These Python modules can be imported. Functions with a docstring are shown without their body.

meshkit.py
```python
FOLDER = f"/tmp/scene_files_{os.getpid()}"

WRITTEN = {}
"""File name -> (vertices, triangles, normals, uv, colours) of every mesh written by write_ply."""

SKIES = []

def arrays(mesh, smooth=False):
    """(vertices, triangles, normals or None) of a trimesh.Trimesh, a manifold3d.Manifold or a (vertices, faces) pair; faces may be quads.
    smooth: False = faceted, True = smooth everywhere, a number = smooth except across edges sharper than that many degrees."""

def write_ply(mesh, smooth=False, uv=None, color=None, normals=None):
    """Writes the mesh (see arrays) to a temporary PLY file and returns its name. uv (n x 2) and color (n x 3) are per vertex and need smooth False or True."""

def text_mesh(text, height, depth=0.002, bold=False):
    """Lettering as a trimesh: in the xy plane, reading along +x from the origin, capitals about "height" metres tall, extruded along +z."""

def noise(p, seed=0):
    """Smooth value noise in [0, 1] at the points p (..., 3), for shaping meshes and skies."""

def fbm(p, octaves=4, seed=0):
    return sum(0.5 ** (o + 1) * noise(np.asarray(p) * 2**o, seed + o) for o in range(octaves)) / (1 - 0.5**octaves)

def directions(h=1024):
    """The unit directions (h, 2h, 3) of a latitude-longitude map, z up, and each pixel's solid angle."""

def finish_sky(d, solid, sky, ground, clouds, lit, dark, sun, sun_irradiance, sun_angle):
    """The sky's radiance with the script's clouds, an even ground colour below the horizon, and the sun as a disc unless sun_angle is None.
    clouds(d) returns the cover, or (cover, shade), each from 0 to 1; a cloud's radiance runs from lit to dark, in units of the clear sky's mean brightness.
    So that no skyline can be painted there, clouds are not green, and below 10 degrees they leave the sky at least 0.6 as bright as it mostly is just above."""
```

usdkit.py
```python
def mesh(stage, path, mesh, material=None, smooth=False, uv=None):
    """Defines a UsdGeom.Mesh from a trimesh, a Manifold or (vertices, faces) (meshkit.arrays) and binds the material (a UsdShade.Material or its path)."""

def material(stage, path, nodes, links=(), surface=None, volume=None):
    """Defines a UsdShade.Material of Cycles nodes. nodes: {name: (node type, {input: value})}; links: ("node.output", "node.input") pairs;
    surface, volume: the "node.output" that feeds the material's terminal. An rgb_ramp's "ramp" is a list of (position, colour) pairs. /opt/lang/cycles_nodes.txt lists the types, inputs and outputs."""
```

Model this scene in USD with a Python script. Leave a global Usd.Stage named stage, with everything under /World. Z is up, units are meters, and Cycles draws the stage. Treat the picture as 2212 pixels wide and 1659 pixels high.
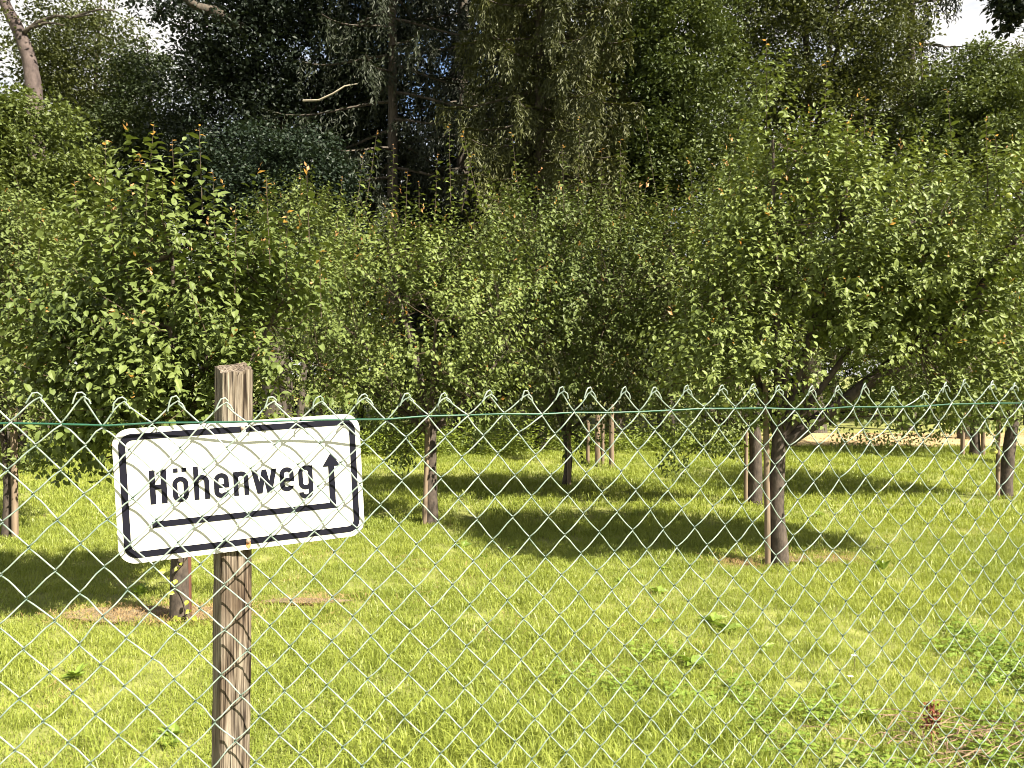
import math, numpy as np, trimesh, usdkit, meshkit
from pxr import Usd, UsdGeom, UsdLux, UsdShade, Sdf, Gf, Vt
from shapely.geometry import LineString, Polygon, box, Point
from shapely.ops import unary_union

stage = Usd.Stage.CreateInMemory()
UsdGeom.SetStageUpAxis(stage, 'Z'); UsdGeom.SetStageMetersPerUnit(stage, 1.0)
UsdGeom.Xform.Define(stage, '/World'); UsdGeom.Scope.Define(stage, '/World/Looks')

# ---------------------------------------------------------------- camera, sky, sun, exposure
F, CX, CY = 1736.0, 1106.0, 829.5
PITCH = math.atan((829.5 - 802) / F)
EYE = np.array([0, 0, 1.6])
FW = np.array([0, math.cos(PITCH), -math.sin(PITCH)]); UP = np.array([0, math.sin(PITCH), math.cos(PITCH)]); RT = np.array([1.0, 0, 0])
cam = UsdGeom.Camera.Define(stage, '/World/camera')
cam.AddTranslateOp().Set(Gf.Vec3d(*EYE)); cam.AddRotateXOp().Set(90 - math.degrees(PITCH))
cam.CreateHorizontalApertureAttr(36.0); cam.CreateVerticalApertureAttr(27.0); cam.CreateFocalLengthAttr(18.0 * F / CX)
cam.CreateClippingRangeAttr(Gf.Vec2f(0.05, 500)); cam.CreateFStopAttr(0.0)
cam.CreateExposureAttr(2.1)

SUN = np.array([0.805 * math.cos(math.radians(46)), -0.593 * math.cos(math.radians(46)), math.sin(math.radians(46))]); SUN /= np.linalg.norm(SUN)
dome = UsdLux.DomeLight.Define(stage, '/World/sky')
skymat = usdkit.material(stage, '/World/Looks/sky_air', {
    'sky': ('sky_texture', {'sky_type': 'single_scattering', 'sun_disc': False, 'sun_elevation': math.asin(SUN[2]), 'sun_rotation': math.atan2(SUN[0], SUN[1]), 'aerosol_density': 1.2}),
    'tc': ('texture_coordinate', {}), 'map': ('mapping', {'scale': (1.6, 1.6, 4.0), 'location': (0.35, 0.2, 0.1)}),
    'n': ('noise_texture', {'scale': 1.7, 'detail': 7.0, 'roughness': 0.55}),
    'r': ('rgb_ramp', {'ramp': [(0.36, (0, 0, 0)), (0.50, (1, 1, 1))]}),
    'mix': ('mix', {'color2': (5.2, 5.1, 4.95)}),
    'bg': ('background_shader', {'strength': 0.05})},
    [('tc.generated', 'map.vector'), ('map.vector', 'n.vector'), ('n.fac', 'r.fac'), ('r.color', 'mix.fac'), ('sky.color', 'mix.color1'), ('mix.color', 'bg.color')], surface='bg.background')
UsdShade.MaterialBindingAPI.Apply(dome.GetPrim()).Bind(skymat)
dome.GetPrim().SetCustomDataByKey('kind', 'structure'); dome.GetPrim().SetCustomDataByKey('label', 'bright late summer sky with white cloud')
sun = UsdLux.DistantLight.Define(stage, '/World/sun')
sun.CreateIntensityAttr(1.25); sun.CreateAngleAttr(0.5); sun.CreateColorAttr(Gf.Vec3f(1.0, 0.92, 0.76))
sun.GetPrim().CreateAttribute('inputs:normalize', Sdf.ValueTypeNames.Bool).Set(True)
_x = np.cross([0, 0, 1.0], SUN); _x /= np.linalg.norm(_x); _y = np.cross(SUN, _x)
sun.AddTransformOp().Set(Gf.Matrix4d(*_x, 0, *_y, 0, *SUN, 0, 0, 0, 0, 1))

# ---------------------------------------------------------------- helpers
def at(px, py, depth):
    """The point of the place at a distance (along the view) on a line of sight of the photograph."""
    return EYE + depth * (FW + (px - CX) / F * RT - (py - CY) / F * UP)

def ground(px, depth):
    p = at(px, 900, depth); return np.array([p[0], p[1], 0.0])

USED, BASE = {}, {}
def path_for(parent, name):
    k = (parent, name); n = USED.get(k, 0); USED[k] = n + 1
    return f"{parent}/{name}" + (f"_{n:03d}" if n else '')

def data(prim, **kw):
    for k, v in kw.items():
        if v is not None: prim.SetCustomDataByKey(k, v)

def thing(name, label, category, loc=(0, 0, 0), group=None, kind=None):
    p = path_for('/World', name); x = UsdGeom.Xform.Define(stage, p)
    x.AddTranslateOp().Set(Gf.Vec3d(*map(float, loc))); BASE[p] = np.asarray(loc, float)
    data(x.GetPrim(), label=label, category=category, group=group, kind=kind)
    return p

def obj(parent, name, mesh, mat, smooth=False, label=None, kind=None):
    """A part: the mesh is given in the place's own metres."""
    v, f, n = meshkit.arrays(mesh, smooth) if not isinstance(mesh, tuple) or smooth else (np.asarray(mesh[0], float), np.asarray(mesh[1], int), None)
    root = '/'.join(parent.split('/')[:3]); v = v - BASE.get(root, np.zeros(3))
    p = path_for(parent, name)
    m = UsdGeom.Mesh.Define(stage, p)
    m.CreatePointsAttr(Vt.Vec3fArray.FromNumpy(np.ascontiguousarray(v, np.float32)))
    m.CreateFaceVertexCountsAttr(Vt.IntArray.FromNumpy(np.full(len(f), f.shape[1], np.int32)))
    m.CreateFaceVertexIndicesAttr(Vt.IntArray.FromNumpy(np.ascontiguousarray(f, np.int32).ravel()))
    m.CreateSubdivisionSchemeAttr('none')
    if n is not None:
        m.CreateNormalsAttr(Vt.Vec3fArray.FromNumpy(n.astype(np.float32))); m.SetNormalsInterpolation('vertex')
    UsdShade.MaterialBindingAPI.Apply(m.GetPrim()).Bind(mat)
    data(m.GetPrim(), label=label, kind=kind)
    return p

def single(name, mesh, mat, label, category=None, group=None, kind=None, smooth=False):
    p = obj('/World', name, mesh, mat, smooth, label, kind); data(stage.GetPrimAtPath(p), category=category, group=group); return p

def unit(a): a = np.asarray(a, float); return a / np.maximum(np.linalg.norm(a, axis=-1, keepdims=True), 1e-9)

def tube(pts, rad, sides=6, ref=None, cap=True):
    pts = np.asarray(pts, float); n = len(pts); rad = np.broadcast_to(rad, n)
    t = unit(np.gradient(pts, axis=0))
    if ref is None:
        u = np.zeros((n, 3)); a = np.array([0.31, 0.9, 0.2]); u0 = unit(np.cross(t[0], a)); u[0] = u0
        for i in range(1, n):
            w = u[i - 1] - t[i] * (u[i - 1] @ t[i]); u[i] = unit(w)
    else:
        u = unit(np.cross(t, ref))
    w = np.cross(t, u); ang = np.arange(sides) / sides * 2 * np.pi
    ring = pts[:, None] + rad[:, None, None] * (np.cos(ang)[None, :, None] * u[:, None] + np.sin(ang)[None, :, None] * w[:, None])
    v = ring.reshape(-1, 3); i = np.arange(n - 1)[:, None] * sides; k = np.arange(sides)[None]; k2 = (k + 1) % sides
    a, b, c, d = i + k, i + k2, i + sides + k2, i + sides + k
    f = np.concatenate([np.stack([a, b, c], -1).reshape(-1, 3), np.stack([a, c, d], -1).reshape(-1, 3)])
    if cap:
        v = np.vstack([v, pts[0], pts[-1]]); k = np.arange(sides); k2 = (k + 1) % sides
        f = np.vstack([f, np.stack([k2, k, np.full(sides, len(v) - 2)], -1), np.stack([(n - 1) * sides + k, (n - 1) * sides + k2, np.full(sides, len(v) - 1)], -1)])
    return v, f

def join(parts):
    vs, fs, n = [], [], 0
    for v, f in parts:
        vs.append(v); fs.append(np.asarray(f) + n); n += len(v)
    return np.vstack(vs), np.vstack(fs)

def bez(p0, p1, p2, n=8):
    t = np.linspace(0, 1, n)[:, None]
    return (1 - t) ** 2 * p0 + 2 * t * (1 - t) * p1 + t * t * p2

LEAF = {  # outline points (along, across, up) and faces of a leaf folded along its midrib
    'fine': (np.array([(0, 0, 0), (.28, .46, .06), (.3, 0, 0), (.28, -.46, .06), (.66, .40, .03), (.66, 0, -.05), (.66, -.40, .03), (1, 0, -.17)]),
             np.array([(0, 2, 1), (0, 3, 2), (1, 2, 5), (1, 5, 4), (2, 3, 6), (2, 6, 5), (4, 5, 7), (5, 6, 7)])),
    'mid': (np.array([(0, 0, 0), (.42, .5, .07), (.45, 0, 0), (.42, -.5, .07), (1, 0, -.14)]), np.array([(0, 2, 1), (0, 3, 2), (1, 2, 4), (2, 3, 4)])),
    'lite': (np.array([(0, 0, 0), (.45, .5, .1), (.45, -.5, .1), (1, 0, -.06)]), np.array([(0, 3, 1), (0, 2, 3)]))}

def leaves(pos, axis, nrm, length, width, kind='mid', split=False):
    pos = np.asarray(pos); axis = unit(axis); side = unit(np.cross(nrm, axis)); up = np.cross(axis, side)
    q, f = LEAF[kind]; L = np.broadcast_to(length, len(pos))[:, None, None]; W = np.broadcast_to(width, len(pos))[:, None, None]
    v = pos[:, None] + q[None, :, 0, None] * L * axis[:, None] + q[None, :, 1, None] * W * side[:, None] + q[None, :, 2, None] * L * up[:, None]
    if split: return v, f
    return v.reshape(-1, 3), (f[None] + (np.arange(len(pos)) * len(q))[:, None, None]).reshape(-1, 3)

# ---------------------------------------------------------------- materials
def leaf_mat(name, cols, trans=0.3, rough=0.5, patch=0.5, spec=0.35, tint=(1.25, 1.2, 0.55)):
    ramp = [(i / (len(cols) - 1), c) for i, c in enumerate(cols)]
    light = [(p, tuple(min(.6, a * b) for a, b in zip(c, tint))) for p, c in ramp]
    return usdkit.material(stage, '/World/Looks/' + name, {
        'g': ('geometry', {}), 'o': ('object_info', {}), 'n': ('noise_texture', {'scale': patch, 'detail': 2.0}),
        'm1': ('math', {'math_type': 'multiply_add', 'value2': 0.6, 'value3': -0.18}), 'm2': ('math', {'math_type': 'multiply_add', 'value2': 0.62}),
        'm3': ('math', {'math_type': 'multiply_add', 'value2': 0.22}),
        'r': ('rgb_ramp', {'ramp': ramp}), 'r2': ('rgb_ramp', {'ramp': light}),
        'p': ('principled_bsdf', {'roughness': rough, 'specular_ior_level': spec}), 't': ('translucent_bsdf', {}), 'mx': ('mix_closure', {'fac': trans})},
        [('g.position', 'n.vector'), ('n.fac', 'm1.value1'), ('g.random_per_island', 'm2.value1'), ('m1.value', 'm2.value3'), ('o.random', 'm3.value1'), ('m2.value', 'm3.value3'),
         ('m3.value', 'r.fac'), ('m3.value', 'r2.fac'), ('r.color', 'p.base_color'), ('r2.color', 't.color'), ('p.BSDF', 'mx.closure1'), ('t.BSDF', 'mx.closure2')], surface='mx.closure')

def plain(name, c1, c2=None, scale=20, rough=0.8, bump=0.0, spec=0.3, stretch=(1, 1, 1), detail=5):
    nodes = {'g': ('geometry', {}), 'map': ('mapping', {'scale': stretch}), 'n': ('noise_texture', {'scale': scale, 'detail': float(detail), 'roughness': 0.6}),
             'r': ('rgb_ramp', {'ramp': [(0.3, c1), (0.7, c2 or c1)]}), 'p': ('principled_bsdf', {'roughness': rough, 'specular_ior_level': spec})}
    links = [('g.position', 'map.vector'), ('map.vector', 'n.vector'), ('n.fac', 'r.fac'), ('r.color', 'p.base_color')]
    if bump:
        nodes['b'] = ('bump', {'strength': bump, 'distance': 0.01}); links += [('n.fac', 'b.height'), ('b.normal', 'p.normal')]
    return usdkit.material(stage, '/World/Looks/' + name, nodes, links, surface='p.BSDF')

M = {}
M['apple_leaf'] = leaf_mat('apple_leaf', [(.055, .080, .020), (.150, .185, .050), (.250, .280, .085)], .15, .5, 1.6, .2)
M['apple_leaf_far'] = leaf_mat('apple_leaf_far', [(.055, .078, .022), (.145, .175, .050), (.240, .265, .085)], .15, .5, 1.3, .2)
M['young_leaf'] = leaf_mat('young_leaf', [(.42, .22, .09), (.52, .30, .13), (.42, .36, .13)], .4, .45)
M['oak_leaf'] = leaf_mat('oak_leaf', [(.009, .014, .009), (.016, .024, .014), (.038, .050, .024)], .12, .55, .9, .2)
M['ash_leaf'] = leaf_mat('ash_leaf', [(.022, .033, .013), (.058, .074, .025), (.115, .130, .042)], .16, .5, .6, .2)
M['olive_leaf'] = leaf_mat('olive_leaf', [(.030, .039, .014), (.082, .094, .028), (.155, .160, .050)], .2, .5, .6, .2)
M['bush_leaf'] = leaf_mat('bush_leaf', [(.032, .048, .015), (.085, .108, .030), (.160, .178, .050)], .18, .5, .6, .2)
M['bright_bush_leaf'] = leaf_mat('bright_bush_leaf', [(.050, .070, .018), (.115, .140, .036), (.185, .205, .055)], .22, .5, .5, .2)
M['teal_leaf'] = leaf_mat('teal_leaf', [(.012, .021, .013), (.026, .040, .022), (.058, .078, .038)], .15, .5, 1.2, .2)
M['spruce_needle'] = leaf_mat('spruce_needle', [(.040, .046, .012), (.088, .092, .022), (.155, .150, .040)], .12, .6, .5)
M['dark_needle'] = leaf_mat('dark_needle', [(.014, .019, .010), (.024, .031, .014), (.046, .052, .020)], .1, .6, .5)
M['weed_leaf'] = leaf_mat('weed_leaf', [(.13, .18, .03), (.22, .27, .05), (.33, .35, .08)], .3, .5, .8)
M['grass_blade'] = leaf_mat('grass_blade', [(.16, .205, .034), (.25, .287, .054), (.355, .37, .088), (.47, .43, .17)], .38, .45, .55, tint=(1.2, 1.2, .6))
M['broad_leaf'] = leaf_mat('broad_leaf', [(.12, .185, .028), (.185, .255, .040), (.26, .32, .058)], .34, .45, .8, tint=(1.2, 1.2, .6))
M['straw'] = leaf_mat('straw', [(.20, .125, .055), (.34, .235, .11), (.50, .38, .20)], .1, .7, 3)
M['creeper_leaf'] = leaf_mat('creeper_leaf', [(.22, .26, .03), (.34, .36, .05), (.42, .40, .07)], .35, .5, 3)
M['bark'] = plain('bark', (.030, .024, .019), (.085, .070, .056), 26, .9, .7, stretch=(1, 1, .35))
M['apple_bark'] = plain('apple_bark', (.026, .020, .017), (.085, .066, .052), 30, .9, .6, stretch=(1, 1, .5))
M['pale_bark'] = plain('pale_bark', (.035, .026, .025), (.095, .072, .066), 9, .9, .7, stretch=(1, 1, .6))
M['twig'] = plain('twig', (.030, .022, .015), (.065, .045, .028), 30, .8)
M['dead_wood'] = plain('dead_wood', (.22, .19, .14), (.36, .32, .25), 12, .9)
M['stake_wood'] = plain('stake_wood', (.085, .060, .042), (.22, .165, .115), 40, .9, .5, stretch=(1, 1, .06))
M['red_stake'] = plain('red_stake', (.045, .018, .012), (.13, .05, .035), 40, .8, .5, stretch=(1, 1, .06))
M['soil'] = plain('soil', (.11, .125, .030), (.20, .205, .06), 5, .95, .4, detail=8)
M['bare_soil'] = plain('bare_soil', (.085, .066, .040), (.19, .15, .095), 9, .95, .6, detail=8)
M['stubble'] = plain('stubble', (.26, .19, .095), (.38, .29, .155), 3, .95, .4, detail=8)
M['brown_stalk'] = plain('brown_stalk', (.075, .048, .032), (.24, .165, .10), 40, .9)
M['apple_skin'] = plain('apple_skin', (.24, .28, .05), (.36, .36, .09), 14, .35, 0, .5)
M['green_wire'] = plain('green_wire', (.006, .050, .028), (.012, .075, .045), 60, .4, 0, .5)
M['sign_white'] = plain('sign_white', (.46, .455, .43), (.53, .53, .515), 18, .55, 0, .2)
M['sign_black'] = plain('sign_black', (.005, .005, .010), (.008, .008, .015), 30, .55, 0, .12)
M['sign_back'] = plain('sign_back', (.35, .35, .36), (.42, .42, .43), 30, .4, 0, .5)
M['screw'] = plain('screw', (.06, .045, .04), (.30, .20, .14), 300, .5, .3, .6)
M['rust'] = plain('rust', (.32, .10, .03), (.55, .25, .10), 120, .8)
M['petal'] = plain('petal', (.75, .72, .62), (.8, .78, .7), 30, .7)
M['yellow'] = plain('yellow', (.75, .50, .02), (.8, .6, .05), 30, .6)
M['dock_seed'] = plain('dock_seed', (.09, .022, .012), (.16, .05, .025), 60, .8)
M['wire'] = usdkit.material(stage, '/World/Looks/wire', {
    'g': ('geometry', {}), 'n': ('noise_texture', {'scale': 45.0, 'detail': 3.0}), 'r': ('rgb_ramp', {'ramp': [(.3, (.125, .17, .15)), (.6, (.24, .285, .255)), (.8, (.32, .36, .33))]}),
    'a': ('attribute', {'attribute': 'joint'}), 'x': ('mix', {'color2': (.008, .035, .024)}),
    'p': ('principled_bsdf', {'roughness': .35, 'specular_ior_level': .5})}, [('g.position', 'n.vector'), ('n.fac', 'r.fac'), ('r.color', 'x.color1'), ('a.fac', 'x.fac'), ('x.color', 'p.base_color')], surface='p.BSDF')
# weathered post: grey-tan grain, dark checks running with the grain
M['post_wood'] = usdkit.material(stage, '/World/Looks/post_wood', {
    'g': ('geometry', {}), 'm': ('mapping', {'scale': (330, 330, 9)}), 'm2': ('mapping', {'scale': (120, 120, 5)}), 'm3': ('mapping', {'scale': (1, 1, .5)}),
    'n': ('noise_texture', {'scale': 1.0, 'detail': 4.0, 'roughness': .6}), 'n2': ('noise_texture', {'scale': 1.0, 'detail': 4.0, 'distortion': .6}), 'n3': ('noise_texture', {'scale': 14.0, 'detail': 4.0}),
    'r': ('rgb_ramp', {'ramp': [(.36, (.025, .019, .015)), (.46, (.10, .080, .062)), (.57, (.20, .17, .135)), (.70, (.30, .26, .21))]}),
    'r2': ('rgb_ramp', {'ramp': [(.34, (.12, .09, .07)), (.40, (.7, .67, .63)), (.5, (1, 1, 1))]}),
    'r3': ('rgb_ramp', {'ramp': [(.35, (.55, .47, .42)), (.6, (1, 1, 1))]}),
    'x': ('mix', {'mix_type': 'multiply', 'fac': 1.0}), 'x2': ('mix', {'mix_type': 'multiply', 'fac': 1.0}),
    'b': ('bump', {'strength': .9, 'distance': .004}), 'p': ('principled_bsdf', {'roughness': .88, 'specular_ior_level': .2})},
    [('g.position', 'm.vector'), ('g.position', 'm2.vector'), ('g.position', 'm3.vector'), ('m.vector', 'n.vector'), ('m2.vector', 'n2.vector'), ('m3.vector', 'n3.vector'), ('n.fac', 'r.fac'), ('n2.fac', 'r2.fac'), ('n3.fac', 'r3.fac'),
     ('r.color', 'x.color1'), ('r2.color', 'x.color2'), ('x.color', 'x2.color1'), ('r3.color', 'x2.color2'), ('x2.color', 'p.base_color'), ('n.fac', 'b.height'), ('b.normal', 'p.normal')], surface='p.BSDF')

# ---------------------------------------------------------------- the ground
def sheet(x0, x1, y0, y1, nx, ny, z, bumpy=0.0, seed=0):
    X, Y = np.meshgrid(np.linspace(x0, x1, nx), np.linspace(y0, y1, ny)); P = np.stack([X, Y, np.zeros_like(X)], -1).reshape(-1, 3)
    P[:, 2] = z + bumpy * (meshkit.fbm(P * 1.3, 3, seed) - .5)
    i = (np.arange(ny - 1)[:, None] * nx + np.arange(nx - 1)).ravel()
    return P, np.vstack([np.stack([i, i + 1, i + nx + 1], 1), np.stack([i, i + nx + 1, i + nx], 1)])

def blob(cx, cy, rx, ry, z, seed, n=40, rings=6):
    a = np.arange(n) / n * 2 * np.pi
    k = .8 + .45 * (meshkit.fbm(np.stack([np.cos(a), np.sin(a), np.full(n, seed * 1.7)], -1) * 2.3, 3, seed) - .3)
    r = np.linspace(0, 1, rings)[:, None] * k[None]
    P = np.stack([cx + rx * r * np.cos(a), cy + ry * r * np.sin(a), np.full_like(r, z)], -1).reshape(-1, 3)
    P[:, 2] += .006 * (meshkit.fbm(P * 9, 2, seed))
    f = []
    for i in range(rings - 1):
        for j in range(n):
            q, w = i * n + j, i * n + (j + 1) % n
            f += [(q, w, w + n), (q, w + n, q + n)]
    return P, np.array(f)

single('ground', sheet(-160, 160, -60, 260, 3, 3, -0.012), M['soil'], 'grassy orchard ground', kind='structure')
gA = ground(385, 5.12); gE = ground(1690, 6.6)
bare = [(gA[0] - .22, gA[1] + .12, .62, .20), (gA[0] + .70, gA[1] + .42, .34, .07), (gE[0] + .28, gE[1] + .18, .42, .12), (gE[0] - .25, gE[1] + .05, .25, .12)]
for i, (x, y, a, b) in enumerate(bare[:3]):
    single('bare_soil', blob(x, y, a, b, .012, i + 3), M['bare_soil'], ['bare earth ring round the left apple trunk', 'worn earth strip right of the left apple trunk', 'bare earth at the foot of the thick right trunk'][i], kind='structure')
single('stubble_field', sheet(5.6, 26, 17.0, 20.6, 40, 14, .012, .03, 4), M['stubble'], 'mown tan stubble field beyond the orchard', kind='structure')

# ---------------------------------------------------------------- grass (one mass of blades, weeds and straw)
rng = np.random.default_rng(7)
def blade_clump(n, rad, h0, h1, w0, w1, lean, seed):
    r = np.random.default_rng(seed)
    a, d = r.uniform(0, 2 * np.pi, n), rad * np.sqrt(r.uniform(0, 1, n)); base = np.stack([d * np.cos(a), d * np.sin(a), np.zeros(n)], 1)
    h = r.uniform(h0, h1, n); w = r.uniform(w0, w1, n); az = r.uniform(0, 2 * np.pi, n); ln = r.uniform(.15, 1, n) * lean
    out = np.stack([np.cos(az), np.sin(az), np.zeros(n)], 1); tz = az + np.pi / 2 + r.normal(0, .5, n); s = np.stack([np.cos(tz), np.sin(tz), np.zeros(n)], 1) * w[:, None] / 2
    up = np.array([0, 0, 1.0])
    mid = base + out * (ln * h * .3)[:, None] + up * (h * .62)[:, None]; tip = base + out * (ln * h)[:, None] + up * (h * (1 - .3 * ln))[:, None]
    v = np.stack([base - s, base + s, mid - s * .85, mid + s * .85, tip], 1)
    f = np.array([(0, 1, 3), (0, 3, 2), (2, 3, 4)])
    return v.reshape(-1, 3), (f[None] + (np.arange(n) * 5)[:, None, None]).reshape(-1, 3)

def rosette(n, size, rise, seed, wide=.4):
    r = np.random.default_rng(seed); az = np.arange(n) * 2.4 + r.normal(0, .3, n)
    ax = np.stack([np.cos(az), np.sin(az), r.uniform(rise * .4, rise, n)], 1); L = size * r.uniform(.6, 1.1, n)
    return leaves(r.normal(0, .012, (n, 3)) * [1, 1, .3] + [0, 0, .008], ax, np.array([[0, 0, 1.0]]) + r.normal(0, .25, (n, 3)), L, L * wide * r.uniform(.8, 1.2, n), 'fine')

def clover(n, rad, seed):
    r = np.random.default_rng(seed); a, d = r.uniform(0, 6.28, n), rad * np.sqrt(r.uniform(0, 1, n)); c = np.stack([d * np.cos(a), d * np.sin(a), r.uniform(.02, .075, n)], 1)
    P, A, N = [], [], []
    for k in range(3):
        az = a * 3 + k * 2.09
        P.append(c); A.append(np.stack([np.cos(az), np.sin(az), np.full(n, .15)], 1)); N.append(np.array([0, 0, 1.]) + r.normal(0, .3, (n, 3)))
    L = np.tile(r.uniform(.016, .028, n), 3)
    return leaves(np.vstack(P), np.vstack(A), np.vstack(N), L, L * .8, 'mid')

inst = UsdGeom.PointInstancer.Define(stage, '/World/grass')
data(inst.GetPrim(), label='sunlit orchard grass with clover and low weeds', kind='stuff')
protos = [('fine_grass', blade_clump(70, .13, .022, .062, .0028, .0050, 1.5, s), 'grass_blade') for s in range(4)]
protos += [('tall_grass', blade_clump(34, .07, .06, .14, .003, .0055, 1.0, 10 + s), 'grass_blade') for s in range(2)]
protos += [('coarse_grass', blade_clump(90, .24, .03, .085, .006, .010, 1.2, 20 + s), 'grass_blade') for s in range(3)]
protos += [('rosette', rosette(13 + 3 * s, .065 + .012 * s, .8, 30 + s, .5), 'broad_leaf') for s in range(3)]
protos += [('clover', clover(46, .15, 40 + s), 'broad_leaf') for s in range(2)]
protos += [('straw', blade_clump(40, .16, .01, .035, .002, .004, 4.0, 50 + s), 'straw') for s in range(2)]
def add_protos(inst, protos):
    paths = []
    for nm, ms, mt in protos: paths.append(obj(str(inst.GetPath()), nm, ms, M[mt]))
    inst.CreatePrototypesRel().SetTargets([Sdf.Path(p) for p in paths])
def fill(inst, P, S, I, r, tilt=.06):
    n = len(P); az = r.uniform(0, np.pi, n); q = np.zeros((n, 4), np.float32); q[:, 0] = np.cos(az); q[:, 3] = np.sin(az); q[:, 1:3] = r.normal(0, tilt, (n, 2)); q /= np.linalg.norm(q, axis=1, keepdims=True)
    inst.CreatePositionsAttr(Vt.Vec3fArray.FromNumpy(np.asarray(P, np.float32))); inst.CreateScalesAttr(Vt.Vec3fArray.FromNumpy(np.asarray(S, np.float32)))
    inst.CreateOrientationsAttr(Vt.QuathArray([Gf.Quath(float(a), float(b), float(c), float(d)) for a, b, c, d in q])); inst.CreateProtoIndicesAttr(Vt.IntArray.FromNumpy(np.asarray(I, np.int32)))
add_protos(inst, protos)
def in_bare(p): return np.any([((p[:, 0] - x) / (a * .78)) ** 2 + ((p[:, 1] - y) / (b * .78)) ** 2 < 1 for x, y, a, b in bare], 0)
def scatter(density, y0, y1, margin=1.35):
    y = rng.uniform(y0, y1, int(density * (y1 - y0) * 2 * .64 * y1 * margin)); x = rng.uniform(-1, 1, len(y)) * .64 * y1 * margin
    k = np.abs(x) < (.64 * y + .3) * margin; return np.stack([x[k], y[k], np.full(k.sum(), -.008)], 1)
P, S, I = [], [], []
def put(p, s, i):
    P.append(p); S.append(s); I.append(i)
p = scatter(125, 2.2, 8.6); p = p[~in_bare(p)]; tone = meshkit.fbm(p * [1.1, 1.1, 1], 3, 5)
put(p, (rng.uniform(.75, 1.15, len(p)) * (.62 + .8 * tone))[:, None] * np.ones(3), rng.integers(0, 4, len(p)))
p = scatter(26, 8.3, 18.5); p = p[~in_bare(p) & ~((p[:, 0] > 5.5) & (p[:, 1] > 16.9))]
put(p, rng.uniform(.7, 1.2, len(p))[:, None] * np.ones(3), rng.integers(6, 9, len(p)))
n = 420; p = np.stack([rng.uniform(-.45, 1.0, n), rng.uniform(2.9, 3.7, n), np.full(n, -.008)], 1); put(p, rng.uniform(.8, 1.25, n)[:, None] * np.ones(3), rng.integers(4, 6, n))
p = scatter(7, 2.2, 12); k = meshkit.fbm(p * [.9, .9, 1], 3, 9) > .52; p = p[k & ~in_bare(p)]
put(p, rng.uniform(.6, 1.1, len(p))[:, None] * np.ones(3), rng.integers(4, 6, len(p)))
p = scatter(4, 2.4, 9); w = meshkit.fbm(p * [.8, .8, 1], 3, 12) + .22 * (p[:, 0] < -1.2) * (p[:, 1] < 5.2); p = p[(w > .66) & ~in_bare(p)]
put(p, rng.uniform(.5, 1.15, len(p))[:, None] * np.ones(3), rng.integers(9, 12, len(p)))
p = scatter(30, 2.4, 5); w = meshkit.fbm(p * [1.2, 1.2, 1], 3, 15) + .3 * (p[:, 0] > .9) * (p[:, 1] < 3.75) + .14 * (p[:, 0] < -1.0) * (p[:, 1] < 4.2); p = p[(w > .68)]
put(p, rng.uniform(.7, 1.1, len(p))[:, None] * np.ones(3), rng.integers(12, 14, len(p)))
for x, y, a, b in bare:
    n = int(900 * a * b); t, d = rng.uniform(0, 6.28, n), np.sqrt(rng.uniform(0, 1, n)) * 1.05
    put(np.stack([x + a * d * np.cos(t), y + b * d * np.sin(t), np.full(n, .016)], 1), rng.uniform(.6, 1.1, n)[:, None] * np.ones(3), rng.integers(14, 16, n))
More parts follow.
